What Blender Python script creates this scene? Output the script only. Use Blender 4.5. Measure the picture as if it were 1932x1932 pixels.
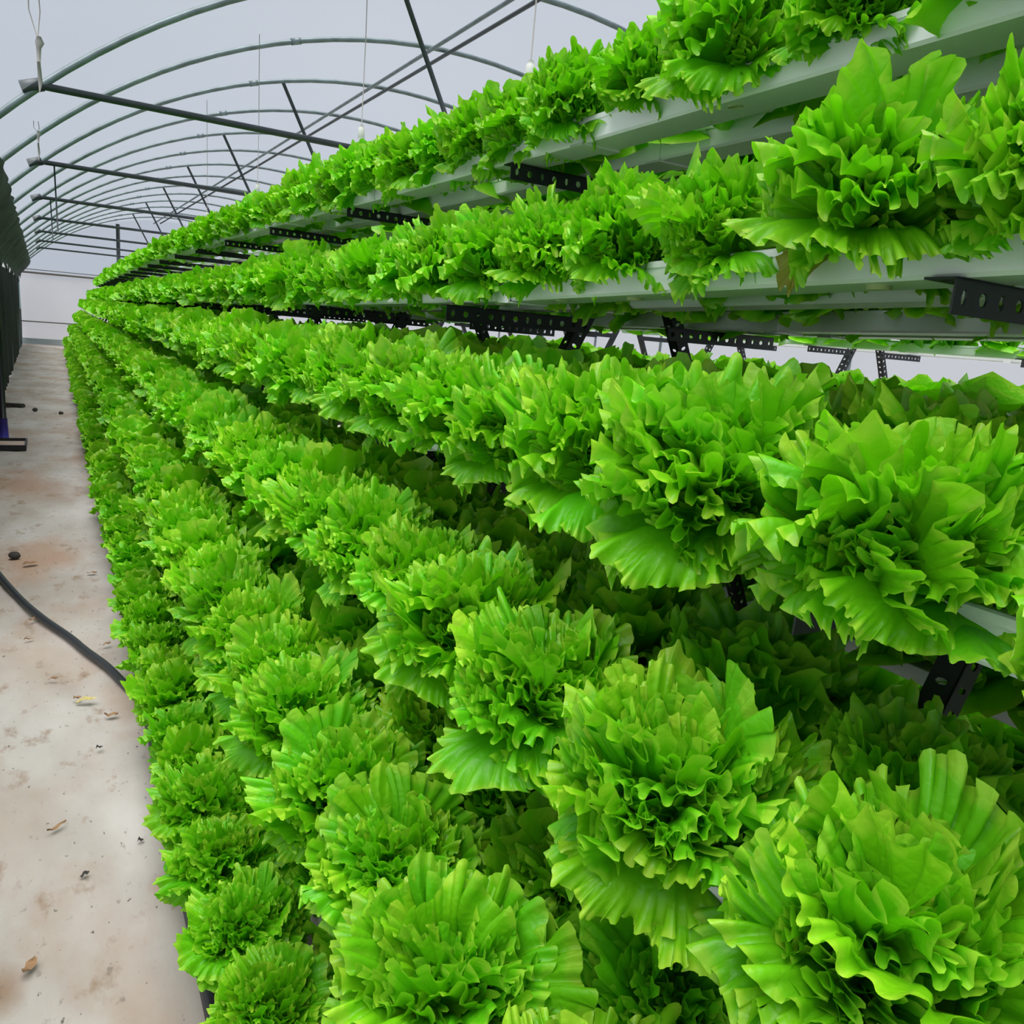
import bpy, math, random
import numpy as np

for o in list(bpy.data.objects):
    bpy.data.objects.remove(o)
scene = bpy.context.scene
COL = scene.collection

# ------------------------------------------------------------------ camera
EYE = 1.45
FPX = 1500.0
YAW, PITCH, ROLL = math.radians(30.17), math.radians(-12.5), math.radians(4.88)
cy, sy, cp, sp = math.cos(YAW), math.sin(YAW), math.cos(PITCH), math.sin(PITCH)
F = np.array([sy * cp, cy * cp, sp])
R0 = np.array([cy, -sy, 0.0])
U0 = np.cross(R0, F)
RV = math.cos(ROLL) * R0 + math.sin(ROLL) * U0
UV = -math.sin(ROLL) * R0 + math.cos(ROLL) * U0
cam_data = bpy.data.cameras.new('camera')
cam = bpy.data.objects.new('camera', cam_data)
COL.objects.link(cam)
cam_data.sensor_width = 36.0
cam_data.lens = FPX / 1932.0 * 36.0
cam_data.clip_start = 0.02
from mathutils import Matrix, Vector
m = Matrix.Identity(4)
for i in range(3):
    m[i][0], m[i][1], m[i][2] = RV[i], UV[i], -F[i]
m[2][3] = EYE
cam.matrix_world = m
scene.camera = cam

# ------------------------------------------------------------------ light: bright overcast day through the film
world = bpy.data.worlds.new('overcast_sky')
scene.world = world
world.use_nodes = True
wn = world.node_tree.nodes
wl = world.node_tree.links
bg = wn['Background']
tc = wn.new('ShaderNodeTexCoord')
nz = wn.new('ShaderNodeTexNoise')
nz.inputs['Scale'].default_value = 2.2
nz.inputs['Detail'].default_value = 3.0
rp = wn.new('ShaderNodeValToRGB')
rp.color_ramp.elements[0].position = 0.3
rp.color_ramp.elements[0].color = (0.60, 0.66, 0.76, 1)
rp.color_ramp.elements[1].position = 0.7
rp.color_ramp.elements[1].color = (0.67, 0.72, 0.81, 1)
wl.new(tc.outputs['Generated'], nz.inputs['Vector'])
wl.new(nz.outputs['Fac'], rp.inputs['Fac'])
wl.new(rp.outputs['Color'], bg.inputs['Color'])
bg.inputs['Strength'].default_value = 0.77

sun_d = bpy.data.lights.new('cloudy_sun', 'SUN')
sun_d.energy = 5.0
sun_d.angle = math.radians(60)
sun_d.color = (1.0, 0.98, 0.94)
sun = bpy.data.objects.new('cloudy_sun', sun_d)
COL.objects.link(sun)
sun.rotation_euler = Vector((0.24, 0.16, -1.0)).to_track_quat('-Z', 'Y').to_euler()

vs = scene.view_settings
vs.view_transform = 'Standard'
vs.look = 'None'
vs.exposure = 0.0
vs.gamma = 1.0
vs.use_curve_mapping = False
scene.cycles.max_bounces = 6
scene.cycles.diffuse_bounces = 3
scene.cycles.glossy_bounces = 2
scene.cycles.transmission_bounces = 4
scene.cycles.transparent_max_bounces = 6
scene.cycles.adaptive_threshold = 0.10
scene.cycles.adaptive_min_samples = 16

rng = random.Random(7)
nrg = np.random.RandomState(11)

# ------------------------------------------------------------------ helpers
def tag(o, label=None, cat=None, group=None, kind=None):
    if label: o['label'] = label
    if cat: o['category'] = cat
    if group: o['group'] = group
    if kind: o['kind'] = kind
    return o

def link(name, me, parent=None, loc=(0, 0, 0), rot=(0, 0, 0), scale=(1, 1, 1)):
    o = bpy.data.objects.new(name, me)
    COL.objects.link(o)
    o.parent = parent
    o.location = loc
    o.rotation_euler = rot
    o.scale = scale
    return o

def empty(name, loc=(0, 0, 0)):
    o = bpy.data.objects.new(name, None)
    o.empty_display_size = 0.05
    COL.objects.link(o)
    o.location = loc
    return o

def fast_mesh(name, verts, quads, mat, uv=None, smooth=True):
    """verts (n,3) array, quads (m,4) int array, uv (n,2) per vertex."""
    verts = np.asarray(verts, dtype=np.float32)
    quads = np.asarray(quads, dtype=np.int32)
    me = bpy.data.meshes.new(name)
    n, k = len(verts), len(quads)
    me.vertices.add(n)
    me.vertices.foreach_set('co', verts.ravel())
    me.loops.add(k * 4)
    me.loops.foreach_set('vertex_index', quads.ravel())
    me.polygons.add(k)
    me.polygons.foreach_set('loop_start', np.arange(0, k * 4, 4, dtype=np.int32))
    me.polygons.foreach_set('use_smooth', np.full(k, smooth))
    if uv is not None:
        l = me.uv_layers.new(name='UVMap')
        l.data.foreach_set('uv', np.asarray(uv, dtype=np.float32)[quads.ravel()].ravel())
    me.update(calc_edges=True)
    me.validate()
    me.materials.append(mat)
    return me

def py_mesh(name, verts, faces, mat, smooth=False):
    me = bpy.data.meshes.new(name)
    me.from_pydata([tuple(v) for v in verts], [], faces)
    me.update()
    if smooth:
        for p in me.polygons: p.use_smooth = True
    me.materials.append(mat)
    return me

class MB:
    def __init__(s): s.v, s.f = [], []
    def box(s, x0, x1, y0, y1, z0, z1):
        b = len(s.v)
        s.v += [(x0,y0,z0),(x1,y0,z0),(x1,y1,z0),(x0,y1,z0),(x0,y0,z1),(x1,y0,z1),(x1,y1,z1),(x0,y1,z1)]
        s.f += [(b,b+3,b+2,b+1),(b+4,b+5,b+6,b+7),(b,b+1,b+5,b+4),(b+1,b+2,b+6,b+5),(b+2,b+3,b+7,b+6),(b+3,b,b+4,b+7)]
        return s
    def tube(s, pts, r, n=8, closed_ends=True):
        pts = [Vector(p) for p in pts]
        b = len(s.v)
        for i, p in enumerate(pts):
            d = (pts[min(i+1, len(pts)-1)] - pts[max(i-1, 0)]).normalized()
            ref = Vector((0, 0, 1)) if abs(d.z) < 0.95 else Vector((1, 0, 0))
            a = d.cross(ref).normalized(); c = d.cross(a)
            rr = r[i] if isinstance(r, (list, tuple)) else r
            for k in range(n):
                t = 2 * math.pi * k / n
                s.v.append(tuple(p + (a * math.cos(t) + c * math.sin(t)) * rr))
        for i in range(len(pts) - 1):
            for k in range(n):
                k2 = (k + 1) % n
                s.f.append((b+i*n+k, b+i*n+k2, b+(i+1)*n+k2, b+(i+1)*n+k))
        if closed_ends:
            s.f.append(tuple(b + k for k in range(n)))
            e = b + (len(pts) - 1) * n
            s.f.append(tuple(e + n - 1 - k for k in range(n)))
        return s
    def mesh(s, name, mat, smooth=False): return py_mesh(name, s.v, s.f, mat, smooth)

def project(p):
    d = np.array([p[0], p[1], p[2] - EYE])
    z = d @ F
    if z < 0.05: return None
    return 966 + FPX * (d @ RV) / z, 966 - FPX * (d @ UV) / z, z

ONES = ['', 'first', 'second', 'third', 'fourth', 'fifth', 'sixth', 'seventh', 'eighth', 'ninth', 'tenth', 'eleventh', 'twelfth',
        'thirteenth', 'fourteenth', 'fifteenth', 'sixteenth', 'seventeenth', 'eighteenth', 'nineteenth']
TENS = ['', '', 'twenty', 'thirty', 'forty', 'fifty', 'sixty', 'seventy', 'eighty', 'ninety']
TENTH = ['', '', 'twentieth', 'thirtieth', 'fortieth', 'fiftieth', 'sixtieth', 'seventieth', 'eightieth', 'ninetieth']
def ordinal(n):
    if n < 20: return ONES[n]
    if n % 10 == 0: return TENTH[n // 10]
    return TENS[n // 10] + '-' + ONES[n % 10]

# ------------------------------------------------------------------ materials
def new_mat(name):
    mt = bpy.data.materials.new(name)
    mt.use_nodes = True
    return mt, mt.node_tree.nodes, mt.node_tree.links

def plain(name, col, rough=0.5, metal=0.0, var=0.0, scale=20.0, bump=0.0, spec=0.5):
    mt, n, l = new_mat(name)
    b = n['Principled BSDF']
    b.inputs['Roughness'].default_value = rough
    b.inputs['Metallic'].default_value = metal
    b.inputs['Specular IOR Level'].default_value = spec
    b.inputs['Base Color'].default_value = (*col, 1)
    if var or bump:
        t = n.new('ShaderNodeTexCoord'); z = n.new('ShaderNodeTexNoise')
        z.inputs['Scale'].default_value = scale; z.inputs['Detail'].default_value = 5
        l.new(t.outputs['Object'], z.inputs['Vector'])
        if var:
            r = n.new('ShaderNodeValToRGB')
            r.color_ramp.elements[0].position = 0.3; r.color_ramp.elements[1].position = 0.72
            r.color_ramp.elements[0].color = (*[c * (1 - var) for c in col], 1)
            r.color_ramp.elements[1].color = (*[min(1, c * (1 + var)) for c in col], 1)
            l.new(z.outputs['Fac'], r.inputs['Fac']); l.new(r.outputs['Color'], b.inputs['Base Color'])
        if bump:
            bp = n.new('ShaderNodeBump'); bp.inputs['Strength'].default_value = bump; bp.inputs['Distance'].default_value = 0.01
            l.new(z.outputs['Fac'], bp.inputs['Height']); l.new(bp.outputs['Normal'], b.inputs['Normal'])
    return mt

def leaf_mat(name, stops, trans_col, tfac=0.38):
    mt, n, l = new_mat(name)
    b = n['Principled BSDF']; out = n['Material Output']
    b.inputs['Roughness'].default_value = 0.38
    b.inputs['Specular IOR Level'].default_value = 0.45
    uv = n.new('ShaderNodeUVMap'); sep = n.new('ShaderNodeSeparateXYZ')
    l.new(uv.outputs['UV'], sep.inputs['Vector'])
    ramp = n.new('ShaderNodeValToRGB')
    while len(ramp.color_ramp.elements) < len(stops): ramp.color_ramp.elements.new(0.5)
    for e, (p, c) in zip(ramp.color_ramp.elements, stops):
        e.position = p; e.color = (*c, 1)
    # blotchy variation along the blade
    t = n.new('ShaderNodeTexCoord'); z = n.new('ShaderNodeTexNoise')
    z.inputs['Scale'].default_value = 26; z.inputs['Detail'].default_value = 4
    l.new(t.outputs['Object'], z.inputs['Vector'])
    ad = n.new('ShaderNodeMath'); ad.operation = 'MULTIPLY_ADD'; ad.inputs[1].default_value = 0.34; 
    l.new(z.outputs['Fac'], ad.inputs[0])
    sb = n.new('ShaderNodeMath'); sb.operation = 'SUBTRACT'; sb.inputs[1].default_value = 0.17
    l.new(sep.outputs['Y'], sb.inputs[0]); l.new(sb.outputs[0], ad.inputs[2])
    l.new(ad.outputs[0], ramp.inputs['Fac'])
    oi = n.new('ShaderNodeObjectInfo')
    hs = n.new('ShaderNodeHueSaturation')
    mr = n.new('ShaderNodeMapRange'); mr.inputs['To Min'].default_value = 0.82; mr.inputs['To Max'].default_value = 1.12
    mh = n.new('ShaderNodeMapRange'); mh.inputs['To Min'].default_value = 0.485; mh.inputs['To Max'].default_value = 0.512
    l.new(oi.outputs['Random'], mr.inputs['Value']); l.new(mr.outputs['Result'], hs.inputs['Value'])
    wn_ = n.new('ShaderNodeTexWhiteNoise'); wn_.noise_dimensions = '1D'
    l.new(oi.outputs['Random'], wn_.inputs['W']); l.new(wn_.outputs['Value'], mh.inputs['Value']); l.new(mh.outputs['Result'], hs.inputs['Hue'])
    l.new(ramp.outputs['Color'], hs.inputs['Color'])
    l.new(hs.outputs['Color'], b.inputs['Base Color'])
    # veins and blisters
    wv = n.new('ShaderNodeTexVoronoi'); wv.feature = 'DISTANCE_TO_EDGE'; wv.inputs['Scale'].default_value = 75
    l.new(t.outputs['Object'], wv.inputs['Vector'])
    bp = n.new('ShaderNodeBump'); bp.inputs['Strength'].default_value = 0.32; bp.inputs['Distance'].default_value = 0.004
    l.new(wv.outputs['Distance'], bp.inputs['Height']); l.new(bp.outputs['Normal'], b.inputs['Normal'])
    tr = n.new('ShaderNodeBsdfTranslucent'); tr.inputs['Color'].default_value = (*trans_col, 1)
    mx = n.new('ShaderNodeMixShader'); mx.inputs['Fac'].default_value = tfac
    l.new(b.outputs['BSDF'], mx.inputs[1]); l.new(tr.outputs['BSDF'], mx.inputs[2])
    l.new(mx.outputs['Shader'], out.inputs['Surface'])
    return mt

M = {}
M['leaf'] = leaf_mat('lettuce_leaf', [(0.0, (0.36, 0.62, 0.12)), (0.22, (0.13, 0.50, 0.012)), (0.62, (0.10, 0.48, 0.004)), (0.93, (0.19, 0.62, 0.008)), (1.0, (0.40, 0.74, 0.04))], (0.17, 0.66, 0.003))
M['yellow_leaf'] = leaf_mat('yellowed_leaf', [(0.0, (0.40, 0.48, 0.12)), (0.4, (0.22, 0.42, 0.03)), (0.75, (0.36, 0.46, 0.05)), (1.0, (0.42, 0.36, 0.07))], (0.42, 0.5, 0.04))
M['channel'] = plain('white_channel_plastic', (0.86, 0.875, 0.885), 0.32, var=0.04, scale=6)
M['steel_black'] = plain('black_painted_steel', (0.010, 0.013, 0.016), 0.45, var=0.3, scale=30)
M['galv'] = plain('galvanised_tube', (0.17, 0.215, 0.225), 0.42, metal=0.35, var=0.25, scale=9)
M['dark_bar'] = plain('dark_tie_bar', (0.035, 0.045, 0.05), 0.45, metal=0.2, var=0.2, scale=9)
M['hose'] = plain('black_rubber_hose', (0.022, 0.026, 0.03), 0.5)
M['black_net'] = plain('black_shade_net', (0.012, 0.014, 0.016), 0.85, var=0.5, scale=14)
M['green_net'] = plain('dark_green_net', (0.045, 0.055, 0.045), 0.9, var=0.5, scale=5)
M['twine'] = plain('grey_twine', (0.30, 0.29, 0.27), 0.9)
M['white_plastic'] = plain('white_emitter_plastic', (0.7, 0.7, 0.66), 0.4)
M['stem'] = plain('pale_stem', (0.55, 0.62, 0.3), 0.5)
M['blue'] = plain('blue_plastic_wrap', (0.06, 0.05, 0.42), 0.5)
M['pale_blue'] = plain('pale_blue_sheet', (0.32, 0.5, 0.62), 0.5)
M['stone'] = plain('dark_stone', (0.05, 0.045, 0.04), 0.9, var=0.4, scale=30)
M['dry'] = plain('dry_leaf_scrap', (0.30, 0.17, 0.08), 0.8, var=0.4, scale=40)
M['dry_yellow'] = plain('yellow_leaf_scrap', (0.55, 0.46, 0.16), 0.7, var=0.25, scale=40)
M['end_sheet'] = plain('pale_end_curtain', (0.60, 0.575, 0.565), 0.75, var=0.05, scale=1.4)
M['end_base'] = plain('grey_teal_skirt', (0.36, 0.43, 0.44), 0.7, var=0.15, scale=3)
M['rail'] = plain('dull_brown_rail', (0.16, 0.145, 0.125), 0.6)
M['tray'] = plain('black_tray_plastic', (0.015, 0.015, 0.018), 0.4)
M['soil'] = plain('pale_dry_soil', (0.50, 0.38, 0.32), 0.95, var=0.2, scale=20)

def film(name, col, opaque):
    mt, n, l = new_mat(name)
    out = n['Material Output']
    n.remove(n['Principled BSDF'])
    a = n.new('ShaderNodeBsdfTransparent'); a.inputs['Color'].default_value = (0.97, 0.975, 0.985, 1)
    b = n.new('ShaderNodeBsdfTranslucent'); b.inputs['Color'].default_value = (*col, 1)
    d = n.new('ShaderNodeBsdfDiffuse'); d.inputs['Color'].default_value = (*col, 1)
    m1 = n.new('ShaderNodeMixShader'); m1.inputs['Fac'].default_value = 0.3
    l.new(b.outputs[0], m1.inputs[1]); l.new(d.outputs[0], m1.inputs[2])
    m2 = n.new('ShaderNodeMixShader'); m2.inputs['Fac'].default_value = opaque
    l.new(a.outputs[0], m2.inputs[1]); l.new(m1.outputs[0], m2.inputs[2])
    l.new(m2.outputs[0], out.inputs['Surface'])
    return mt
M['film'] = film('greenhouse_film', (0.86, 0.90, 0.94), 0.10)
M['wall_film'] = film('side_wall_film', (0.95, 0.93, 0.92), 0.7)
M['end_sheet'] = film('pale_end_curtain', (0.90, 0.865, 0.855), 0.93)

def floor_mat():
    mt, n, l = new_mat('white_ground_fabric')
    b = n['Principled BSDF']; b.inputs['Roughness'].default_value = 0.85; b.inputs['Specular IOR Level'].default_value = 0.2
    t = n.new('ShaderNodeTexCoord')
    mp = n.new('ShaderNodeMapping'); mp.inputs['Scale'].default_value = (1.0, 0.55, 1.0)
    l.new(t.outputs['Object'], mp.inputs['Vector'])
    def noise(scale, detail, rough=0.55, vec=mp):
        z = n.new('ShaderNodeTexNoise'); z.inputs['Scale'].default_value = scale; z.inputs['Detail'].default_value = detail
        z.inputs['Roughness'].default_value = rough
        l.new(vec.outputs[0], z.inputs['Vector']); return z
    def ramp(src, p0, c0, p1, c1):
        r = n.new('ShaderNodeValToRGB'); r.color_ramp.elements[0].position = p0; r.color_ramp.elements[1].position = p1
        r.color_ramp.elements[0].color = (*c0, 1); r.color_ramp.elements[1].color = (*c1, 1)
        l.new(src, r.inputs['Fac']); return r
    def mix(fac, a, c):
        m_ = n.new('ShaderNodeMix'); m_.data_type = 'RGBA'
        l.new(fac, m_.inputs['Factor']); l.new(a, m_.inputs[6]) if not isinstance(a, tuple) else setattr(m_.inputs[6], 'default_value', (*a, 1))
        setattr(m_.inputs[7], 'default_value', (*c, 1)) if isinstance(c, tuple) else l.new(c, m_.inputs[7])
        return m_.outputs[2]
    base = ramp(noise(2.3, 5).outputs['Fac'], 0.35, (0.36, 0.315, 0.275), 0.65, (0.49, 0.465, 0.435))
    big = ramp(noise(1.7, 7, 0.62).outputs['Fac'], 0.50, (0, 0, 0), 0.66, (0.8, 0.8, 0.8))
    c = mix(big.outputs['Color'], base.outputs['Color'], (0.36, 0.265, 0.20))
    # trodden-in soil stains at their own places
    warp = noise(3.0, 6, 0.65)
    for (sx, sy_, rx, ry, k_, colr) in ((-0.17, 5.05, 0.30, 0.62, 0.85, (0.40, 0.265, 0.19)), (-0.36, 7.2, 0.42, 0.75, 0.9, (0.37, 0.25, 0.185)),
                                    (0.20, 1.93, 0.055, 0.05, 0.8, (0.42, 0.29, 0.21)), (-0.15, 1.72, 0.05, 0.09, 0.8, (0.24, 0.15, 0.09)),
                                    (-0.1, 3.6, 0.3, 0.5, 0.4, (0.42, 0.32, 0.25)), (-0.45, 9.4, 0.4, 0.8, 0.6, (0.36, 0.27, 0.22)), (-0.2, 2.35, 0.22, 0.3, 0.35, (0.40, 0.31, 0.24))):
        m1 = n.new('ShaderNodeMapping'); m1.vector_type = 'TEXTURE'
        m1.inputs['Location'].default_value = (sx, sy_, 0); m1.inputs['Scale'].default_value = (rx, ry, 50)
        l.new(t.outputs['Object'], m1.inputs['Vector'])
        ln = n.new('ShaderNodeVectorMath'); ln.operation = 'LENGTH'; l.new(m1.outputs[0], ln.inputs[0])
        ad = n.new('ShaderNodeMath'); ad.operation = 'MULTIPLY_ADD'; ad.inputs[1].default_value = 2.2
        l.new(warp.outputs['Fac'], ad.inputs[0]); l.new(ln.outputs['Value'], ad.inputs[2])
        rr = ramp(ad.outputs[0], 0.0, (k_, k_, k_), 1.0, (0, 0, 0))
        mr_ = n.new('ShaderNodeMapRange'); mr_.inputs['From Min'].default_value = 1.25; mr_.inputs['From Max'].default_value = 2.1
        l.new(ad.outputs[0], mr_.inputs['Value']); l.new(mr_.outputs['Result'], rr.inputs['Fac'])
        c = mix(rr.outputs['Color'], c, colr)
    st = ramp(noise(8.5, 7, 0.66).outputs['Fac'], 0.57, (0, 0, 0), 0.68, (0.75, 0.75, 0.75))
    c = mix(st.outputs['Color'], c, (0.25, 0.17, 0.11))
    gr = ramp(noise(30, 4, 0.6).outputs['Fac'], 0.64, (0, 0, 0), 0.74, (0.6, 0.6, 0.6))
    c = mix(gr.outputs['Color'], c, (0.15, 0.12, 0.095))
    sp = ramp(noise(62, 2, 0.5).outputs['Fac'], 0.71, (0, 0, 0), 0.75, (0.8, 0.8, 0.8))
    c = mix(sp.outputs['Color'], c, (0.06, 0.05, 0.045))
    l.new(c, b.inputs['Base Color'])
    bp = n.new('ShaderNodeBump'); bp.inputs['Strength'].default_value = 0.25; bp.inputs['Distance'].default_value = 0.02
    l.new(noise(9, 6).outputs['Fac'], bp.inputs['Height']); l.new(bp.outputs['Normal'], b.inputs['Normal'])
    return mt
M['floor'] = floor_mat()

# ------------------------------------------------------------------ greenhouse shell (its axis is turned 0.8 deg from the rack)
TW = 0.014
def G(x, y, z): return (x - TW * y, y + TW * x, z)
ACX, ACZ, AR = 3.6, -1.42, 5.40
XL, XR = -0.50, 7.70
def arch_z(x): return ACZ + math.sqrt(AR * AR - (x - ACX) ** 2)
Y_NEAR, Y_FAR = -3.0, 28.3

# floor: fabric, finely gridded in the aisle so that its wrinkles are real
xs = np.concatenate([np.linspace(-0.9, 0.45, 46), np.array([0.8, 1.6, 3, 5, 8.4])])
ys = np.concatenate([np.linspace(-3.2, 8, 281), np.linspace(8.1, 29, 150)])
gx, gy = np.meshgrid(xs, ys)
wr = 0.004 * np.sin(gx * 17 + 1.7 * np.sin(gy * 2.1)) * np.sin(gy * 5.3 + gx * 6) + 0.003 * np.sin(gy * 13 + 4 * np.sin(gx * 7))
edge = np.exp(-((gx - 0.20 - 0.03 * np.sin(gy * 1.9)) / 0.045) ** 2) * (0.010 + 0.010 * np.sin(gy * 3.1 + 1) + 0.006 * np.sin(gy * 11))
gz = np.where(gx < 0.5, wr + np.maximum(edge, 0) - 0.004, -0.004)
nv_, nu_ = gx.shape
idx = np.arange(nv_ * nu_).reshape(nv_, nu_)
fq = np.stack([idx[:-1, :-1], idx[:-1, 1:], idx[1:, 1:], idx[1:, :-1]], -1).reshape(-1, 4)
fl = link('floor', fast_mesh('floor', np.stack([gx, gy, gz], -1).reshape(-1, 3), fq, M['floor']))
tag(fl, 'dirty white ground fabric on the greenhouse floor', kind='structure')

# ceiling film
px_ = np.linspace(XL, XR, 41)
vv, qq = [], []
yy = np.linspace(Y_NEAR, Y_FAR, 21)
for y in yy:
    for x in px_: vv.append(G(x, y, arch_z(x) + 0.035))
k = len(px_)
for j in range(len(yy) - 1):
    for i in range(k - 1):
        a = j * k + i; qq.append((a, a + 1, a + k + 1, a + k))
tag(link('ceiling', fast_mesh('ceiling', vv, qq, M['film'])), 'pale translucent plastic film roof over the hoops', kind='structure')

# right wall film
zt = arch_z(XR) + 0.035
me = py_mesh('wall_right', [G(XR, Y_NEAR, 0), G(XR, Y_FAR, 0), G(XR, Y_FAR, zt), G(XR, Y_NEAR, zt)], [(0, 1, 2, 3)], M['wall_film'])
tag(link('wall_right', me), 'pale film side wall behind the racks', kind='structure')

# left wall: pale film like the other side
zt = arch_z(XL) + 0.035
me = py_mesh('wall_left', [G(XL - 0.14, Y_NEAR, 0), G(XL - 0.14, Y_FAR, 0), G(XL, Y_FAR, zt), G(XL, Y_NEAR, zt)], [(0, 3, 2, 1)], M['wall_film'])
tag(link('wall_left', me), 'pale film side wall along the aisle', kind='structure')
# black net hanging in folds before it, plus an added near stretch out of view
nf = 300
vv, qq = [], []
for i in range(nf + 1):
    y = 4.0 + (Y_FAR - 0.3 - 4.0) * i / nf  # net start brought nearer, out of view, to cut side light
    for j in range(9):
        t = j / 8
        fold = (0.02 + 0.03 * (1 - t)) * math.sin(y * 9 + 2 * math.sin(y * 1.3)) + 0.015 * math.sin(y * 23 + t * 3)
        vv.append(G(XL - 0.02 + fold - 0.03 * (1 - t), y, 0.012 + t * (1.86 + 0.05 * math.sin(y * 2.2))))
for i in range(nf):
    for j in range(8):
        a = i * 9 + j; qq.append((a, a + 9, a + 10, a + 1))
o = link('black_net_curtain', fast_mesh('black_net_curtain', vv, qq, M['black_net']))
tag(o, 'black net hanging in folds to the floor along the aisle wall', 'curtain')

# rolled dark side curtain lying against the foot of the hoops
vv, qq = [], []
nf = 260
prof = [(-0.20, 0.0), (-0.24, -0.05), (-0.32, -0.07), (-0.40, -0.08), (-0.47, -0.09), (-0.49, -0.16), (-0.50, -0.2)]
for i in range(nf + 1):
    y = 7.0 + (Y_FAR - 0.4 - 7.0) * i / nf
    for j, (x, dz) in enumerate(prof):
        s = 0.5 + 0.5 * math.sin(y * 2 * math.pi / 1.6 + 0.6)
        vv.append(G(x + 0.025 * s * (j > 0) + 0.01 * math.sin(y * 7 + j), y, arch_z(x) - 0.03 + dz * (0.5 + 0.6 * s) + 0.012 * math.sin(y * 5.1 + j * 1.3)))
k = len(prof)
for i in range(nf):
    for j in range(k - 1):
        a = i * k + j; qq.append((a, a + 1, a + k + 1, a + k))
c = link('rolled_side_curtain', fast_mesh('rolled_side_curtain', vv, qq, M['green_net']))
tag(c, 'dark grey-green net curtain gathered under the eave along the aisle wall', 'curtain')

# end wall: film gable above, pale curtain sheet below, rails and skirt
vv, ff = [], []
top = [(x, arch_z(x) + 0.03) for x in np.linspace(XL, XR, 33)]
for x, z in top: vv.append(G(x, Y_FAR, z))
for x, z in top: vv.append(G(x, Y_FAR, 2.05))
for i in range(32): ff.append((i, i + 1, 34 + i, 33 + i))
wb = link('wall_back', py_mesh('wall_back', vv, ff, M['film']))
tag(wb, 'end wall with film gable above a pale curtain', kind='structure')
ncol = 60
vv, qq = [], []
for i in range(ncol + 1):
    x = XL + (XR - XL) * i / ncol
    for j in range(7):
        vv.append(G(x, Y_FAR - 0.05 + 0.018 * math.sin(x * 6 + j * 0.5), 0.16 + j / 6 * 1.92))
for i in range(ncol):
    for j in range(6):
        a = i * 7 + j; qq.append((a, a + 7, a + 8, a + 1))
link('curtain_sheet', fast_mesh('curtain_sheet', vv, qq, M['end_sheet']), wb)
for z, r in ((2.07, 0.03), (0.66, 0.018), (2.16, 0.012)):
    link('rail', MB().tube([G(XL, Y_FAR - 0.1, z), G(XR, Y_FAR - 0.1, z + 0.03)], r).mesh('rail', M['rail'], True), wb)
b = MB(); b.box(XL, XR, -0.02, 0.02, 0, 0.17)
o = link('skirt', b.mesh('skirt', M['end_base']), wb, (-TW * Y_FAR, Y_FAR - 0.06, 0), (0, 0, math.atan(TW)))

# ------------------------------------------------------------------ hoops with ties and struts
HOOP_Y0, HOOP_D = 5.88, 1.6
n_h = 14
hp = [Vector((x, 0, arch_z(x))) for x in (XL + (XR - XL) * (0.5 - 0.5 * math.cos(math.pi * i / 48)) for i in range(49))]
hp = [Vector((XL - 0.02, 0, 0))] + [Vector((XL - 0.02, 0, arch_z(XL) * t)) for t in (0.5, 0.97)] + hp[1:-1] + [Vector((XR, 0, arch_z(XR) * t)) for t in (0.97, 0.5, 0)]
hoop_me = MB().tube(hp, 0.021, 10).mesh('hoop_tube', M['galv'], True)
tie_me = MB().tube([(0.0, 0, 2.65), (7.2, 0, 2.65)], 0.0215, 8).mesh('tie_bar', M['dark_bar'], True)
clamp_me = MB().tube([(-0.05, 0, 2.62), (0.06, 0, 2.66)], 0.038, 8).mesh('clamp', M['dark_bar'], True)
strutl_me = MB().tube([(2.26, 0.03, arch_z(2.26)), (2.86, 0.03, 2.65)], 0.0185, 8).mesh('strut', M['dark_bar'], True)
strutr_me = MB().tube([(4.52, 0.03, arch_z(4.52)), (3.62, 0.03, 2.65)], 0.0185, 8).mesh('strut', M['dark_bar'], True)
joint_me = MB().tube([(1.92, 0, arch_z(1.92)), (2.0, 0, arch_z(2.0))], 0.027, 10).mesh('sleeve', M['galv'], True)
for i in range(n_h):
    y = HOOP_Y0 + HOOP_D * i
    if y > Y_FAR - 0.2: break
    e = empty('greenhouse_hoop', G(0, y, 0)); e.rotation_euler = (0, 0, math.atan(TW))
    link('hoop_tube', hoop_me, e)
    link('sleeve', joint_me, e)
    kind = 'with tie bar and two struts' if i % 2 == 0 else 'without a tie bar'
    if i % 2 == 0:
        link('tie_bar', tie_me, e); link('clamp', clamp_me, e)
        link('strut', strutl_me, e); link('strut', strutr_me, e)
    tag(e, f'grey steel roof hoop {kind}, {ordinal(i + 1)} hoop from the front', 'hoop', 'greenhouse roof hoops')

for x, z, w in ((3.14, 3.90, 'bluish upper'), (3.33, 3.925, 'darker lower')):
    o = link('roof_purlin', MB().tube([G(x, Y_NEAR, z), G(x, 12, z), G(x, Y_FAR, z)], 0.017, 8).mesh('roof_purlin', M['galv'] if 'up' in w else M['dark_bar'], True))
    tag(o, f'{w} purlin pipe of the pair running along under the roof hoops', 'pipe', 'purlin pair')
o = link('end_post', MB().tube([G(1.95, 25.9, 2.1), G(1.95, 25.9, 3.55)], 0.05, 8).mesh('end_post', M['dark_bar'], True))
tag(o, 'short dark upright post under the roof near the end wall', 'post')

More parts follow.
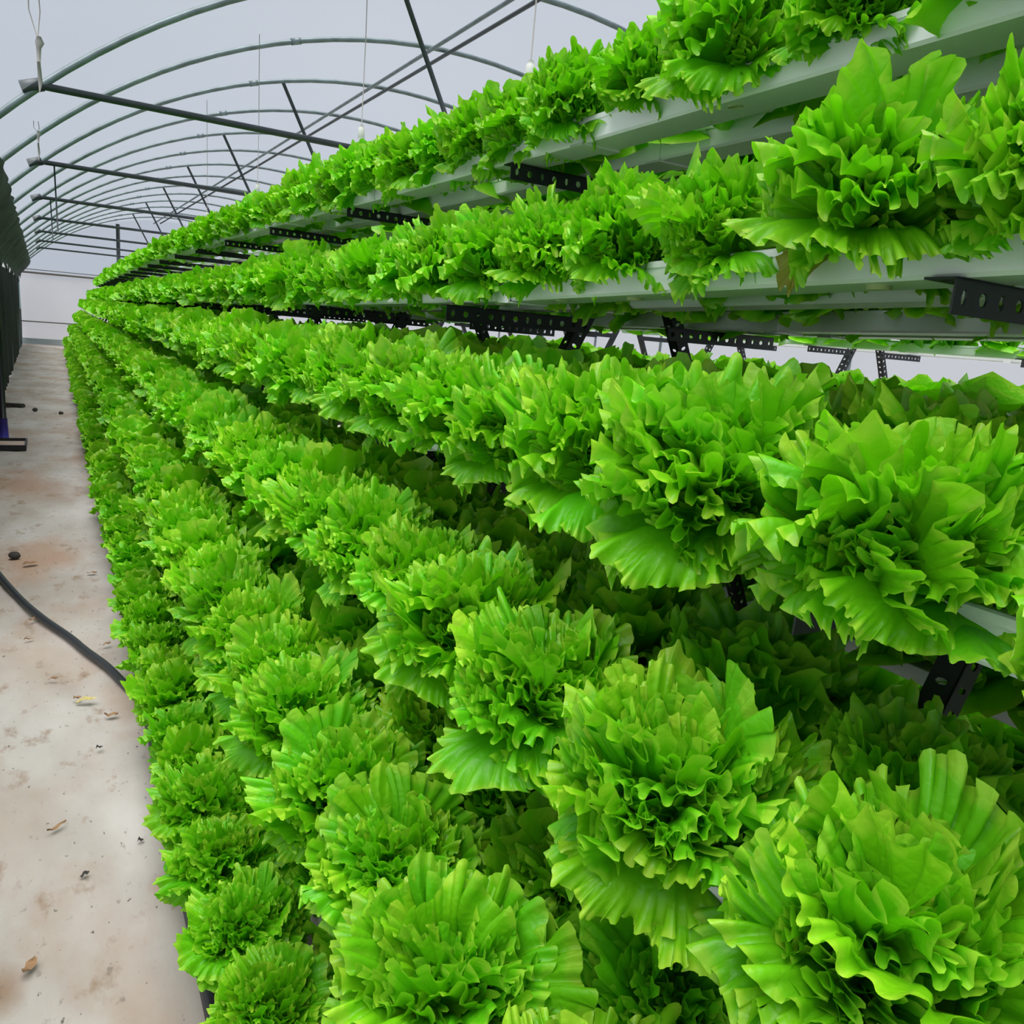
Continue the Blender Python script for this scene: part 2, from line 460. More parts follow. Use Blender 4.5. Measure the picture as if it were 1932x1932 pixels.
# hanging twine and cords
def twine(y, zk, ztop, ztail, s, label):
    e = empty('hanging_twine', G(0.03, y, zk))
    for dx in (-0.025, 0.006):
        link('strand', MB().tube([(dx * s, 0, ztop - zk), (dx * s * 1.2 + 0.004, 0, (ztop - zk) * 0.45), (0, 0, 0.01)], 0.0022, 5).mesh('strand', M['twine'], True), e)
    link('knot', MB().tube([(0.004, 0, 0.02 * s), (0.006, 0, 0.0), (0.002, 0, -0.02 * s), (0, 0, -0.08 * s)], [0.008 * s, 0.016 * s, 0.009 * s, 0.006 * s], 7).mesh('knot', M['twine'], True), e)
    link('tail', MB().tube([(0, 0, -0.07 * s), (0.003, 0, -0.14 * s), (-0.001, 0, ztail - zk)], [0.007 * s, 0.009 * s, 0.0015], 6).mesh('tail', M['twine'], True), e)
    tag(e, label, 'twine', 'knotted twines')
twine(3.9, 2.40, 2.64, 2.22, 1.0, 'knotted grey twine hanging in front of the first roof hoop')
twine(7.0, 2.56, 2.64, 2.38, 0.9, 'smaller knotted twine hanging before the third roof hoop')
for y, za, zb, w in ((HOOP_Y0 + 2 * HOOP_D, 2.66, 2.05, 'second'), (HOOP_Y0 + 4 * HOOP_D, 2.66, 2.15, 'third')):
    o = link('dangling_line', MB().tube([G(0.16, y, za), G(0.17, y, zb)], 0.008, 6).mesh('dangling_line', M['dark_bar'], True))
    tag(o, f'dark cord hanging straight down from the {w} tie bar', 'cord', 'hanging cords')

# misting nozzles on thin tubes above the rack
for i, (y, zb) in enumerate(((2.7, 2.32), (4.55, 2.42), (7.2, 2.42), (9.8, 2.42))):
    x = 1.5 + TW * y
    e = empty('mist_nozzle', (1.49, y, zb))
    link('feed_tube', MB().tube([(0, 0, 0.07), (0.004, 0, 0.5), (0, 0, arch_z(x) - zb + 0.02)], 0.0026, 6).mesh('feed_tube', M['twine'], True), e)
    link('weight', MB().tube([(0, 0, 0.0), (0, 0, 0.012), (0, 0, 0.062), (0, 0, 0.078)], [0.012, 0.019, 0.017, 0.008], 12).mesh('weight', M['white_plastic'], True), e)
    link('nozzle', MB().tube([(0, 0, 0.002), (0, 0, -0.018)], 0.006, 8).mesh('nozzle', M['white_plastic'], True), e)
    for dx in (-0.012, 0.012):
        link('arm', MB().tube([(dx * 0.5, 0, 0.0), (dx, 0, -0.012), (dx, 0, -0.032)], 0.0028, 6).mesh('arm', M['white_plastic'], True), e)
    tag(e, f'white misting nozzle hanging on a thin tube over the rack, {ordinal(i + 1)} from the front', 'nozzle', 'misting nozzles')

# ------------------------------------------------------------------ hydroponic rack
RACK_C = 1.51
CH_W, CH_H, INNER = 0.10, 0.055, 0.225
TIERS = [(1.07, 1.895), (0.91, 1.55), (0.735, 1.184), (0.59, 0.845), (0.41, 0.497), (0.225, 0.13)]
ROWN = ['top', 'second', 'third', 'fourth', 'fifth', 'lowest']
Y_END = 26.2
FR0, FRD = 0.586, 1.40

# the two upper rows sag or rise a little along their length
ZPROF = {0: ([-1.2, 2.3, 3.5, 5.0, 9.0, 14.0, 20.0, 26.5], [0, 0, 0.02, 0.035, 0.065, 0.06, 0.01, -0.06]),
         1: ([-1.2, 0.5, 1.06, 1.9, 3.5, 9.0, 20.0, 26.5], [0.03, 0.012, -0.008, -0.033, -0.048, -0.065, -0.085, -0.09])}
def zoff(t, y): return float(np.interp(y, *ZPROF[t])) if t in ZPROF else 0.0

def channel_mesh(length):
    # rounded channel section with an overlapping lid lip, extruded along Y
    h, w = CH_H, CH_W
    sec = [(0.006, 0), (w - 0.006, 0), (w - 0.001, 0.005), (w, h - 0.012), (w + 0.002, h - 0.012), (w + 0.002, h - 0.002), (w - 0.002, h),
           (0.002, h), (-0.002, h - 0.002), (-0.002, h - 0.012), (0, h - 0.012), (0.001, 0.005)]
    n = len(sec)
    v = [(x, 0, z) for x, z in sec] + [(x, length, z) for x, z in sec]
    f = [(i, (i + 1) % n, n + (i + 1) % n, n + i) for i in range(n)]
    f = [tuple(reversed(q)) for q in f]
    f += [tuple(range(n)), tuple(reversed(range(n, 2 * n)))]
    return py_mesh('channel_section', v, f, M['channel'])
SEC = 1.4
sec_me = channel_mesh(SEC - 0.006)
col_b = MB()
for (x0, x1, z0, z1) in ((-0.004, 0.0, -0.003, CH_H + 0.003), (CH_W, CH_W + 0.004, -0.003, CH_H + 0.003), (-0.004, CH_W + 0.004, -0.004, 0.0), (-0.004, CH_W + 0.004, CH_H, CH_H + 0.003)):
    col_b.box(x0, x1, -0.025, 0.025, z0, z1)
collar_me = col_b.mesh('joint_collar', M['channel'])

def channel(x, z, y0, n, label, group, seed, t=None):
    r = random.Random(seed)
    e = empty('growing_channel', (x, y0, z))
    j = [r.uniform(-0.004, 0.004) + zoff(t, y0 + i * SEC) for i in range(n + 1)]
    for i in range(n):
        link('channel_section', sec_me, e, (r.uniform(-0.002, 0.002), i * SEC, j[i]), (math.atan2(j[i + 1] - j[i], SEC), 0, 0))
        if i in (2, 4, 6): link('joint_collar', collar_me, e, (0, i * SEC - 0.003, j[i]))
    tag(e, label, 'channel', group)

Y0C = FR0 - 1.4 - 0.3
nsec = int(round((Y_END - Y0C) / SEC))
Y_END = Y0C + nsec * SEC
for t, (x, z) in enumerate(TIERS):
    channel(x, z, Y0C, nsec, f'white plastic growing channel of the {ROWN[t]} row, outer one facing the aisle', 'aisle-side channels', t, t)
    channel(x + INNER, z, Y0C, nsec, f'white plastic growing channel of the {ROWN[t]} row, inner one behind the outer', 'inner channels', 10 + t, t)
for t in range(6):
    x, z = TIERS[t]
    channel(2 * RACK_C - x - CH_W, z, Y0C, nsec, f'white channel of the {ROWN[t]} row on the far side of the rack, outer one', 'far-side channels', 20 + t, t)
    channel(2 * RACK_C - x - INNER - CH_W, z, Y0C, nsec, f'white channel of the {ROWN[t]} row on the far side of the rack, inner one', 'far-side channels', 30 + t, t)

def slotted_angle(name, length, h=0.042, th=0.003, holes=True):
    """Perforated L-angle along +X, flanges in XZ (hanging down) and XY (going +Y)."""
    V, Fc = [], []
    def flange(vert):
        def P(a, b_, c): return (a, c, -b_) if vert else (a, b_, -c)
        if not holes:
            b = len(V)
            for a in (0, length):
                for bb in (0, h):
                    for c in (0, th): V.append(P(a, bb, c))
            # a*4+bb*2+c
            for q in ((0, 1, 3, 2), (4, 6, 7, 5), (0, 4, 5, 1), (2, 3, 7, 6), (0, 2, 6, 4), (1, 5, 7, 3)): Fc.append(tuple(b + i for i in q))
            return
        n = max(1, int(round(length / 0.04)))
        cw = length / n
        for i in range(n):
            ca, cb = (i + 0.5) * cw, h * 0.52
            if i % 2 == 0: ha, hb = 0.0055, 0.0095
            else: ha, hb = 0.0085, 0.0085
            outer = [(-cw/2, -cb), (0, -cb), (cw/2, -cb), (cw/2, 0), (cw/2, h - cb), (0, h - cb), (-cw/2, h - cb), (-cw/2, 0)]
            inner = [(-ha*.7, -hb*.75), (0, -hb), (ha*.7, -hb*.75), (ha, 0), (ha*.7, hb*.75), (0, hb), (-ha*.7, hb*.75), (-ha, 0)]
            b = len(V)
            for c in (0, th):
                for da, db in outer: V.append(P(ca + da, cb + db, c))
                for da, db in inner: V.append(P(ca + da, cb + db, c))
            for k_ in range(8):
                k2 = (k_ + 1) % 8
                Fc.append((b + k_, b + k2, b + 8 + k2, b + 8 + k_))
                Fc.append((b + 16 + k2, b + 16 + k_, b + 24 + k_, b + 24 + k2))
                Fc.append((b + 8 + k_, b + 8 + k2, b + 24 + k2, b + 24 + k_))
                Fc.append((b + k2, b + k_, b + 16 + k_, b + 16 + k2))
    flange(True); flange(False)
    return py_mesh(name, V, Fc, M['steel_black'])

LEG_S = 0.486                      # horizontal run of a leg per metre of height
def leg_x(z): return 1.335 - (1.515 - z) * LEG_S
leg_top = 1.515 + (RACK_C - 1.335 - 0.01) / LEG_S
leg_len = math.hypot(leg_top, leg_top * LEG_S)
leg_ang = math.atan2(1, LEG_S)
def frame_meshes(holes):
    d = {'leg': slotted_angle('leg', leg_len, holes=holes)}
    for t, (x, z) in enumerate(TIERS):
        d[t] = slotted_angle('crossbar', leg_x(z - 0.02) + 0.02 - (x - 0.01), holes=holes)
    return d
fm_h, fm_s = frame_meshes(True), frame_meshes(False)
def rack_frame(y, cx, fm, tiers, label, group):
    dx = cx - RACK_C
    e = empty('rack_frame', (cx, y, 0))
    # near legs rise to +X, far legs mirror them
    link('leg', fm['leg'], e, (leg_x(0) - RACK_C, 0.004, 0), (0, -leg_ang, 0))
    o = link('leg', fm['leg'], e, (RACK_C - leg_x(0), 0.008, 0), (0, -leg_ang, 0)); o.scale = (1, 1, 1); o.rotation_euler = (0, -(math.pi - leg_ang), 0)
    for t in tiers:
        x, z = TIERS[t]
        if cx == RACK_C: z += zoff(t, y)
        link('crossbar', fm[t], e, (x - 0.01 - RACK_C, -0.004, z - 0.001))
        link('crossbar', fm[t], e, (RACK_C - x + 0.01, -0.004, z - 0.001), (0, 0, 0), (-1, 1, 1))
    tag(e, label, 'rack frame', group)
for i in range(-1, 19):
    y = FR0 + FRD * i
    if y > Y_END: break
    lab = 'black slotted-angle rack frame at the nearest end, before all the others' if i < 0 else f'black slotted-angle frame under the growing channels, {ordinal(i + 1)} from the front'
    rack_frame(y, RACK_C, fm_h if i < 5 else fm_s, range(6), lab, 'frames of the lettuce rack')

# second rack in the next aisle, seen through the gap under the second row
R2 = 5.0
for i in range(0, 8):
    rack_frame(1.0 + FRD * i, R2, fm_h if i in (2, 3) else fm_s, range(4), f'black frame of the neighbouring rack beyond the gap, {ordinal(i + 1)} from the front', 'frames of the neighbouring rack')
for t in range(1, 3):
    x, z = TIERS[t]
    channel(R2 - RACK_C + x, z, 0.3, 4, f'white channel of the {ROWN[t]} row on the neighbouring rack, side facing us', 'channels of the neighbouring rack', 40 + t)
    channel(R2 + RACK_C - x - CH_W, z, 0.3, 4, f'white channel of the {ROWN[t]} row on the neighbouring rack, side facing away', 'channels of the neighbouring rack', 50 + t)

# ------------------------------------------------------------------ lettuces
def leaf_geo(L, Th, a0, a1, N, A, seed, nu, nv, cup=0.0, rim=0.0, fs=0.6, base=0.008):
    """A fan-shaped blade, nearly flat inside, with an irregular curly frill along its margin."""
    r = np.random.RandomState(seed)
    u1 = np.linspace(-1, 1, nu + 1)
    vlin = np.linspace(0, 1, nv + 1)
    v = 1 - (1 - vlin) ** 1.5
    u, v = np.meshgrid(u1, v)
    N = min(N, nu / 5.5)
    def wave(n, band=(0.72, 1.3)):
        W = np.zeros(nu + 1); Dv = np.zeros(nu + 1)
        nmax = nu / 6.0
        if n > nmax * 1.25: return u * 0, u * 0
        for k_ in range(6):
            fr = min(n * r.uniform(*band), nmax)
            p_ = r.uniform(0, 2 * np.pi); am_ = r.uniform(0.5, 1.0)
            W += am_ * np.sin(np.pi * fr * u1 + p_); Dv += am_ * fr / n * np.cos(np.pi * fr * u1 + p_)
        en = np.sqrt(W ** 2 + Dv ** 2); en = en / en.mean()
        k_ = 1.0 / max(1e-6, np.sqrt(2 * (W ** 2).mean())) / (0.45 + 0.55 * en)
        return np.tile(W * k_, (nv + 1, 1)), np.tile(Dv * k_, (nv + 1, 1))
    W0, _ = wave(2.2)
    W1, D1 = wave(N)
    W1 = np.tanh(1.4 * W1) / math.tanh(1.4)
    W2, D2 = wave(N * 2.5)
    W3, _ = wave(N * 0.45)
    W4, _ = wave(N * 3.4)
    p1, p2 = r.uniform(0, 2 * np.pi, 2)
    th = u * Th
    f = np.clip((v - fs) / (1 - fs), 0, 1) ** 1.6; f2 = np.clip((v - fs - 0.16) / (0.84 - fs), 0, 1) ** 1.2
    Rr = 1 - 0.26 * u ** 2 - 0.16 * u ** 6 + 0.06 * np.sin(2.6 * u + p1)
    lob = 1 + 0.035 * f ** 1.2 * W3 + 0.010 * f2 ** 1.3 * W4
    rad = L * v * Rr * lob
    nar = 0.26 + 0.74 * np.clip(v / 0.6, 0, 1) ** 1.2
    x = rad * np.sin(th) * nar
    s = rad * np.cos(th)
    arc1 = 2 * Th * L * 0.85 / N / (2 * np.pi); arc2 = arc1 / 2.5
    w = 1.6 * A * v ** 2 * W0 + 0.9 * A * np.clip((v - 0.45) / 0.55, 0, 1) ** 1.3 * W3 + A * f * W1 + 0.50 * A * f2 * W2
    tl = -1.45 * arc1 * f ** 1.8 * W1 * D1 - 1.1 * arc2 * f2 * W2 * D2
    s = s - 0.25 * A * f * (1 - np.minimum(W1 ** 2, 1))
    x = x + tl * np.cos(th); s = s - tl * np.sin(th)
    w = w + 0.0032 * np.sin(np.pi * v) * np.sin(85 * x + p1) * np.sin(72 * s + p2) * (L / 0.15)
    tw, ln = r.uniform(-0.42, 0.42), r.uniform(-1.3, 1.3)
    w = w + tw * x * v ** 1.5
    x = x + ln * np.clip(s, 0, None) ** 2
    w = w + cup * x ** 2 / L - 0.004 * np.exp(-(u / 0.05) ** 2) * (1 - v)
    S = np.linspace(0, 1.25 * L, 60)
    tt = np.clip(S / L, 0, 1.2)
    rs = np.clip((tt - 0.62) / 0.4, 0, 1)
    al = a0 + (a1 - a0) * tt ** 1.25 - rim * rs * rs * (3 - 2 * rs)
    Px = base + np.concatenate([[0], np.cumsum(np.cos(al[:-1]) * np.diff(S))])
    Pz = np.concatenate([[0], np.cumsum(np.sin(al[:-1]) * np.diff(S))])
    ss = np.clip(s, 0, 1.25 * L)
    bx, bz, ba = np.interp(ss, S, Px), np.interp(ss, S, Pz), np.interp(ss, S, al)
    bx = bx + (s - ss) * np.cos(ba); bz = bz + (s - ss) * np.sin(ba)
    X = bx - np.sin(ba) * w; Z = bz + np.cos(ba) * w
    V = np.stack([X, x, Z], -1).reshape(-1, 3)
    idx = np.arange((nu + 1) * (nv + 1)).reshape(nv + 1, nu + 1)
    Q = np.stack([idx[:-1, :-1], idx[:-1, 1:], idx[1:, 1:], idx[1:, :-1]], -1).reshape(-1, 4)
    uvs = np.stack([(u + 1) / 2, v], -1).reshape(-1, 2)
    return V, Q, uvs

D = math.radians
# kind: (count, length, half angle, base angle, tip angle, waves, frill, cup, rim roll, frill start)
KINDS = {
    'low':   (5, 0.152, D(78), D(20), D(-50), 15.0, 0.0092, -0.2, 0.3, 0.70),
    'outer': (7, 0.164, D(84), D(46), D(0), 18.5, 0.0108, 0.1, 0.5, 0.66),
    'mid':   (8, 0.158, D(86), D(64), D(36), 19.0, 0.0112, 0.5, 0.7, 0.62),
    'inner': (9, 0.146, D(86), D(77), D(60), 18.5, 0.0106, 0.8, 0.8, 0.58),
    'heart': (10, 0.126, D(86), D(86), D(78), 17.0, 0.0096, 1.0, 0.8, 0.55),
}
def kind_leaf(kind, seed, nu, nv):
    r = random.Random(seed * 13 + 5)
    c, L, Th, a0, a1, N, A, cup, rim, fs = KINDS[kind]
    return leaf_geo(L * r.uniform(0.92, 1.08), Th * r.uniform(0.94, 1.05), a0 + r.uniform(-0.08, 0.08), a1 + r.uniform(-0.16, 0.16),
                    N * r.uniform(0.9, 1.15), A * r.uniform(0.85, 1.12), seed, nu, nv, cup, rim * r.uniform(0.7, 1.25), fs)

def head_plan(seed, thin=1.0):
    """leaf placements: kind, variant, azimuth, tilt, roll, scale"""
    r = random.Random(seed)
    out = []
    for ki, kind in enumerate(KINDS):
        c = max(3, int(round(KINDS[kind][0] * thin)))
        a = r.uniform(0, 6.28)
        for i in range(c):
            out.append((kind, r.randrange(5), a + 2 * math.pi * (i + r.uniform(-0.28, 0.28)) / c, r.uniform(-0.15, 0.15), r.uniform(-0.3, 0.3), r.uniform(0.82, 1.06)))
    return out

def leaf_matrix(az, tilt, roll, sc):
    return Matrix.Rotation(az, 4, 'Z') @ Matrix.Rotation(tilt, 4, 'Y') @ Matrix.Rotation(roll, 4, 'X') @ Matrix.Diagonal((sc, sc, sc, 1))

def joined_head(seed, nu, nv, thin, boost=1.0):
    Vs, Qs, Us = [], [], []
    off = 0
    for kind, var, az, tilt, roll, sc in head_plan(seed, thin):
        V, Q, U_ = kind_leaf(kind, 100 + var + 7 * (seed % 5), nu, nv)
        mt = np.array(leaf_matrix(az, tilt, roll, sc * boost))
        V = V @ mt[:3, :3].T
        Vs.append(V); Qs.append(Q + off); Us.append(U_); off += len(V)
    return np.concatenate(Vs), np.concatenate(Qs), np.concatenate(Us)

# high-detail single leaves for the near heads
LEAF = {}
for kind in KINDS:
    for v_ in range(5):
        g = kind_leaf(kind, 200 + v_ * 3 + len(kind) * 31, 250, 8)
        LEAF[kind, v_] = fast_mesh('leaf', g[0], g[1], M['leaf'], g[2])
        if kind == 'low' and v_ < 3:
            LEAF['yellow', v_] = fast_mesh('leaf', g[0], g[1], M['yellow_leaf'], g[2])
stem_me = MB().tube([(0, 0, -0.05), (0, 0, 0.0), (0, 0, 0.035)], [0.014, 0.018, 0.012], 10).mesh('stem', M['stem'], True)
MIDH = []
for s_ in range(4):
    g = joined_head(s_, 104, 5, 0.95)
    MIDH.append(fast_mesh('lettuce', g[0], g[1], M['leaf'], g[2]))
FARH = []
for s_ in range(4):
    g = joined_head(20 + s_, 50, 4, 0.8, 1.03)
    FARH.append(fast_mesh('lettuce', g[0], g[1], M['leaf'], g[2]))
LOWH = [joined_head(40 + s, 21, 3, 0.62, 1.06) for s in range(5)]
NEARH = [joined_head(80 + s, 60, 7, 0.9) for s in range(3)]
TINYH = [joined_head(60 + s, 10, 2, 0.36, 1.16) for s in range(4)]

SP = 0.26
PHASE = [1.20, 0.74, 0.49, 0.37, 0.78, 1.05]
HSCALE = [0.96, 1.04, 1.08, 1.08, 1.04, 0.86]
heads = []          # (score, tier, line, y, pos, yaw, tiltx, scale)
rest = []
for t, (x, z) in enumerate(TIERS):
    for line in (0, 1):
        j = 0
        y = PHASE[t] % SP - 4 * SP + (0.11 if line else 0)
        while y < (Y_END - 0.1 if line == 0 or t < 2 else 15.0):
            yj = y + rng.uniform(-0.025, 0.025)
            hx = x + CH_W / 2 + line * INNER + rng.uniform(-0.012, 0.012) + (0.025 if t == 5 else (-0.012 if line == 0 else 0))
            sc = HSCALE[t] * rng.uniform(0.88, 1.1) * (1.02 if line else 1.0)
            pos = (hx, yj, z + zoff(t, yj) + CH_H - 0.004)
            h = (t, line, yj, pos, rng.uniform(0, 6.28), rng.uniform(-0.16, -0.02) * (t < 5) if line == 0 else rng.uniform(-0.08, 0.08), rng.uniform(-0.08, 0.08), sc)
            pr = project((hx, yj, z + CH_H + 0.09))
            y += SP * (0.86 if t == 5 else 1.0)
            if pr is None: rest.append((h, 1)); continue
            rad = FPX * 0.15 * sc / pr[2]
            inside = (-0.75 * rad < pr[0] < 1932 + 0.75 * rad) and (-0.75 * rad < pr[1] < 1932 + 0.75 * rad)
            if not inside:
                close = max(-pr[0], pr[0] - 1932, -pr[1], pr[1] - 1932) < 2.2 * rad
                rest.append((h, 2 if close and line == 0 else 1)); continue
            heads.append((rad * (1.0 if line == 0 else 0.42 * (0.25 if t == 0 else 1)), h, pr))
heads.sort(key=lambda q: -q[0])
single = heads[:300]
for q in heads[300:]: rest.append((q[1], 0 if q[0] < 20 else 1))
near = set(id(q) for q in single[:38])
middle = set(id(q) for q in single[38:115])
single.sort(key=lambda q: (q[1][0], q[1][1], q[1][2]))
cnt = {}
for q in single:
    t, line, yj, pos, yaw, tx, ty, sc = q[1]
    k_ = (t, line); cnt[k_] = cnt.get(k_, 0) + 1
    word = 'outer line' if line == 0 else 'shaded inner line'
    label = f'frilly green lettuce, {ordinal(cnt[k_])} from the near end of the {ROWN[t]} row, {word}'
    grp = f'lettuces in the {ROWN[t]} row, {"outer" if line == 0 else "inner"} line'
    if id(q) in near:
        e = empty('lettuce', pos)
        e.rotation_euler = (tx * 0 + ty, tx, 0)
        e.scale = (sc, sc, sc)
        link('stem', stem_me, e)
        seed = int(1000 * (yj + 3)) + 7919 * t + 31 * line
        r = random.Random(seed)
        for kind, var, az, tilt, roll, s2 in head_plan(seed):
            me = LEAF[kind, var]
            yel = kind == 'low' and var < 2 and (t, line, cnt[k_]) in ((1, 0, 2), (2, 0, 1)) and r.random() < 0.5
            if yel: me = LEAF['yellow', var]
            o = bpy.data.objects.new('leaf', me); COL.objects.link(o); o.parent = e
            o.matrix_local = leaf_matrix(az, tilt, roll, s2)
            if yel: o['label'] = 'yellowed lower leaf'
        tag(e, label, 'lettuce', grp)
    else:
        o = link('lettuce', rng.choice(MIDH if id(q) in middle else FARH), None, pos, (0, 0, 0), (sc, sc, sc))
        o.rotation_euler = (Matrix.Rotation(tx, 3, 'Y') @ Matrix.Rotation(ty, 3, 'X') @ Matrix.Rotation(yaw, 3, 'Z')).to_euler()
        tag(o, label, 'lettuce', grp)

# lettuces of the rack's far side and of the neighbouring rack
for t in range(6):
    x, z = TIERS[t]
    for line in (0, 1):
        y = -0.6
        while y < (7.0 if t < 3 else (11.0 if line else 4.0)):
            rest.append(((t, line, y, (2 * RACK_C - x - CH_W / 2 - line * INNER, y, z + zoff(t, y) + CH_H), rng.uniform(0, 6.28), 0, 0, rng.uniform(0.95, 1.12)), 1 if line and t < 3 and y < 4 else 0))
            y += SP
for t in (1, 2):
    x, z = TIERS[t]
    y = 1.0
    while y < 10:
        rest.append(((t, 0, y, (R2 - RACK_C + x + CH_W / 2, y, z + CH_H), rng.uniform(0, 6.28), 0, 0, rng.uniform(0.85, 1.05)), 0)); y += SP

Vs, Qs, Us = [], [], []
off = 0
for h, lvl in rest:
    t, line, yj, pos, yaw, tx, ty, sc = h
    g = rng.choice((TINYH, LOWH, NEARH)[lvl])
    mt = np.array(Matrix.Rotation(tx, 3, 'Y') @ Matrix.Rotation(ty, 3, 'X') @ Matrix.Rotation(yaw, 3, 'Z')) * sc
    V = g[0] @ mt.T + np.array(pos)
    Vs.append(V); Qs.append(g[1] + off); Us.append(g[2]); off += len(V)
o = link('distant_lettuces', fast_mesh('distant_lettuces', np.concatenate(Vs), np.concatenate(Qs), M['leaf'], np.concatenate(Us)))
tag(o, 'mass of small distant green lettuces filling the far rack rows', 'lettuces', kind='stuff')
print('heads', len(heads), 'rest', len(rest), 'stuff quads', sum(len(q) for q in Qs))

# ------------------------------------------------------------------ things on the floor
hose_p = [(-0.62, 5.9), (-0.42, 5.2), (-0.30, 4.675), (-0.194, 4.265), (-0.102, 3.979), (0.0, 3.715), (0.056, 3.545), (0.126, 3.353), (0.18, 3.154), (0.223, 2.997), (0.262, 2.851), (0.32, 2.6), (0.42, 2.35)]
def smooth_path(p, z, n=5):
    out = []
    P = [p[0]] + p + [p[-1]]
    for i in range(1, len(P) - 2):
        for k_ in range(n):
            t = k_ / n
            c = []
            for a in range(2):
                p0, p1, p2, p3 = P[i-1][a], P[i][a], P[i+1][a], P[i+2][a]
                c.append(0.5 * (2*p1 + (p2-p0)*t + (2*p0-5*p1+4*p2-p3)*t*t + (3*p1-p0-3*p2+p3)*t**3))
            out.append((c[0], c[1], z))
    out.append((p[-1][0], p[-1][1], z))
    return out
o = link('garden_hose', MB().tube(smooth_path(hose_p, 0.019), 0.0155, 10).mesh('garden_hose', M['hose'], True))
tag(o, 'black hose lying across the aisle floor toward the lettuces', 'hose')
o = link('drain_pipe', MB().tube([(0.232, -0.9, 0.028), (0.236, 6, 0.028), (0.236, 14, 0.028), (0.236, Y_END, 0.028)], 0.017, 10).mesh('drain_pipe', M['hose'], True))
tag(o, 'black pipe along the floor under the lowest row', 'pipe')

def pebble(x, y, r, mat, name, label, cat, flat=0.7, seed=1):
    rr = np.random.RandomState(seed)
    V, Fc = [], []
    n, mm = 10, 6
    for j in range(mm + 1):
        a = math.pi * j / mm
        for i in range(n):
            b_ = 2 * math.pi * i / n
            k_ = r * (1 + rr.uniform(-0.16, 0.16))
            V.append((k_ * math.sin(a) * math.cos(b_), k_ * math.sin(a) * math.sin(b_) * 0.85, k_ * flat * math.cos(a)))
    for j in range(mm):
        for i in range(n):
            Fc.append((j*n+i, (j+1)*n+i, (j+1)*n+(i+1) % n, j*n+(i+1) % n))
    o = link(name, py_mesh(name, V, Fc, mat, True), None, (x, y, r * flat * 0.85))
    tag(o, label, cat)
pebble(-0.251, 5.06, 0.03, M['stone'], 'stone', 'dark stone on the stained floor beyond the hose', 'stone', seed=2)
pebble(0.011, 11.56, 0.028, M['stone'], 'clod', 'small dark clod far down the aisle near the lettuces', 'clod', seed=3)
pebble(-0.277, 11.83, 0.032, M['stone'], 'clod', 'small dark clod far down the aisle beside the tray', 'clod', seed=4)

def scrap(x, y, L, w, mat, ang, label, seed):
    r = np.random.RandomState(seed)
    V, Q = [], []
    n = 8
    for i in range(n + 1):
        t = i / n
        ww = w * math.sin(math.pi * min(0.97, t * 0.93 + 0.05)) ** 0.7 * (1 + r.uniform(-0.2, 0.2))
        for s in (-1, -0.4, 0.4, 1):
            V.append((L * (t - 0.5), s * ww * 0.5, 0.006 + 0.008 * abs(s) * math.sin(3 * t + seed) ** 2 + 0.006 * math.sin(t * 5 + seed) ** 2))
    for i in range(n):
        for j in range(3):
            a = i * 4 + j; Q.append((a, a + 4, a + 5, a + 1))
    o = link('leaf_scrap', fast_mesh('leaf_scrap', V, Q, mat), None, (x, y, 0.004), (0, 0, ang))
    tag(o, label, 'leaf scrap', 'leaf scraps on the aisle floor')
S_ = [(0.048, 3.072, 0.07, 0.026, 'dry_yellow', 0.0, 'yellow leaf scrap on the floor left of the hose end'),
      (0.020, 3.10, 0.03, 0.02, 'dry', 0.6, 'brown crumb touching the yellow leaf scrap'),
      (0.122, 2.923, 0.045, 0.022, 'dry', -0.2, 'brown leaf scrap between yellow scrap and lettuces'),
      (-0.06, 3.3, 0.035, 0.012, 'dry', -0.1, 'thin brown scrap beyond the yellow leaf scrap'),
      (-0.15, 3.75, 0.04, 0.01, 'dry', 0.4, 'thin dark scrap on the floor below the hose'),
      (-0.14, 4.0, 0.05, 0.012, 'dry', 0.9, 'thin dark scrap close beside the hose'),
      (0.14, 3.6, 0.035, 0.016, 'dry', 0.1, 'small brown scrap between hose and lettuces'),
      (0.075, 2.696, 0.022, 0.014, 'stone', 0.3, 'tiny black speck below the brown leaf scrap'),
      (-0.048, 2.281, 0.06, 0.012, 'dry', 0.7, 'curled brown twig-like scrap on the near floor'),
      (0.014, 2.039, 0.022, 0.014, 'stone', 0.2, 'tiny dark speck in the middle of the near floor'),
      (0.152, 2.133, 0.016, 0.012, 'stone', 0.0, 'tiny black speck near the lowest lettuces'),
      (-0.10, 1.76, 0.05, 0.022, 'dry', 1.1, 'brown crumbled scrap at the bottom of the near floor'),
      (0.12, 4.65, 0.05, 0.02, 'dry', -0.3, 'brown scrap at the edge of the stain near the lettuces'),
      (-0.17, 4.9, 0.08, 0.04, 'dry', 0.4, 'brown scrap beside the dark stone')]
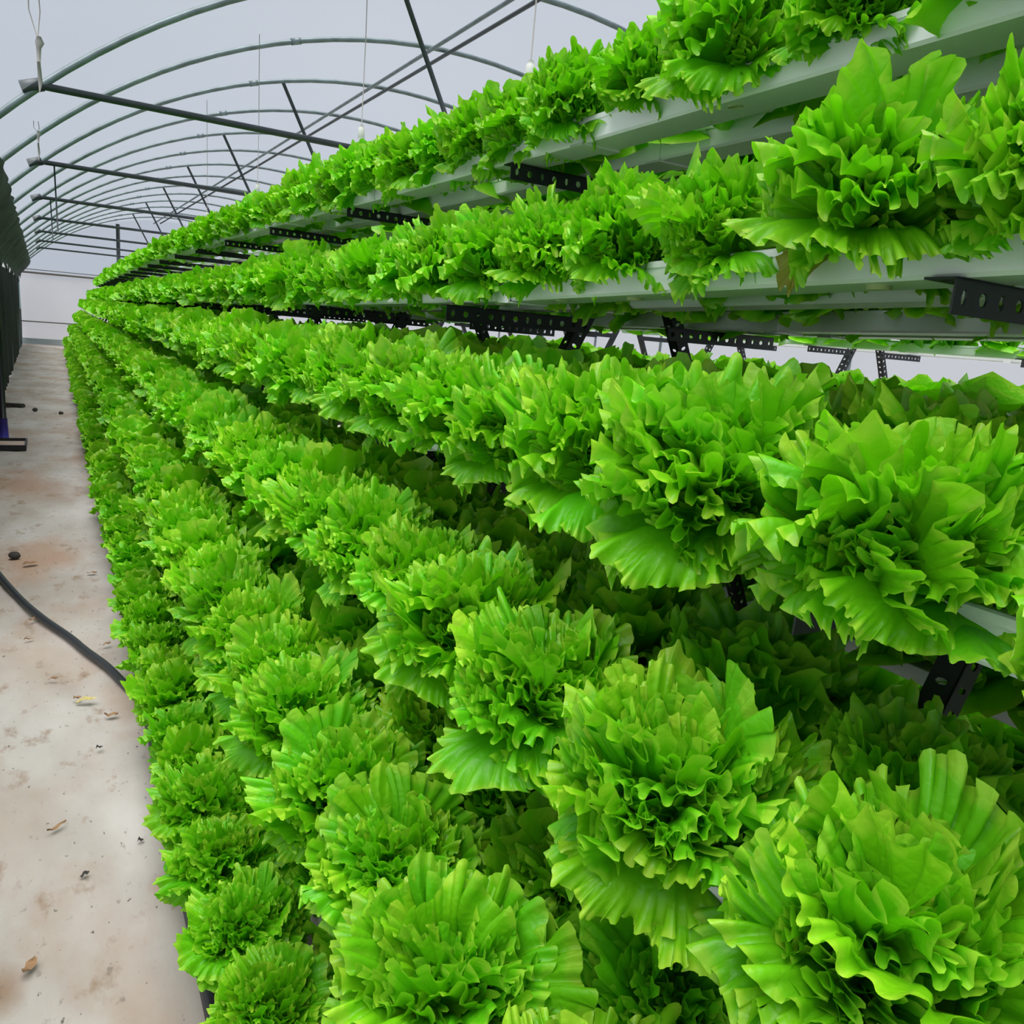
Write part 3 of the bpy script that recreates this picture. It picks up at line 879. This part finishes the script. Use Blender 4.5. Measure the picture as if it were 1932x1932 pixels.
for i, (x, y, L, w, mk, a, lab) in enumerate(S_): scrap(x, y, L, w, M[mk], a, lab, i + 3)

# wall post with blue foot, and the black tray at its base
e = empty('wall_post', (-0.49, 9.25, 0))
link('post', MB().tube([(0, 0, 0.05), (0, 0, 1.0), (-0.02, 0, 2.0)], 0.03, 10).mesh('post', M['tray'], True), e)
link('blue_sleeve', MB().tube([(0.0, 0, 0.02), (0.0, 0, 0.1), (0.0, 0, 0.24)], [0.042, 0.04, 0.036], 12).mesh('blue_sleeve', M['blue'], True), e)
tag(e, 'black wall post with a blue sleeve at its foot', 'post')
b = MB()
b.box(-0.13, 0.13, -0.22, 0.22, 0, 0.006)
for x0, x1, y0, y1 in ((-0.14, 0.14, -0.23, -0.215), (-0.14, 0.14, 0.215, 0.23), (-0.14, -0.125, -0.215, 0.215), (0.125, 0.14, -0.215, 0.215)):
    b.box(x0, x1, y0, y1, 0, 0.05)
e = empty('seed_tray', (-0.43, 8.95, 0.004))
link('tray_rim', b.mesh('tray_rim', M['tray']), e)
link('tray_fill', MB().box(-0.12, 0.12, -0.21, 0.21, 0.006, 0.022).mesh('tray_fill', M['soil']), e)
tag(e, 'black tray with pale dry fill beside the wall post', 'tray')
b = MB()
for i in range(6):
    b.box(-0.02 * i, -0.02 * i + 0.02, 0.0, 0.35 - 0.03 * i, 0, 0.03 + 0.008 * (i % 3))
o = link('plank', b.mesh('plank', M['stone']), None, (-0.40, 12.2, 0.003), (0, 0, 1.2))
tag(o, 'dark scrap of board lying far down the aisle by the wall', 'board')
vv, qq = [], []
for i in range(9):
    for j in range(5):
        vv.append(G(-0.475 + 0.01 * math.sin(i * 1.3), 25.2 + 0.16 * i, 1.05 + j * 0.17 + 0.01 * math.sin(i)))
for i in range(8):
    for j in range(4):
        a = i * 5 + j; qq.append((a, a + 5, a + 6, a + 1))
o = link('plastic_sheet', fast_mesh('plastic_sheet', vv, qq, M['pale_blue']))
tag(o, 'pale blue plastic sheet hanging on the black net near the end wall', 'sheet')
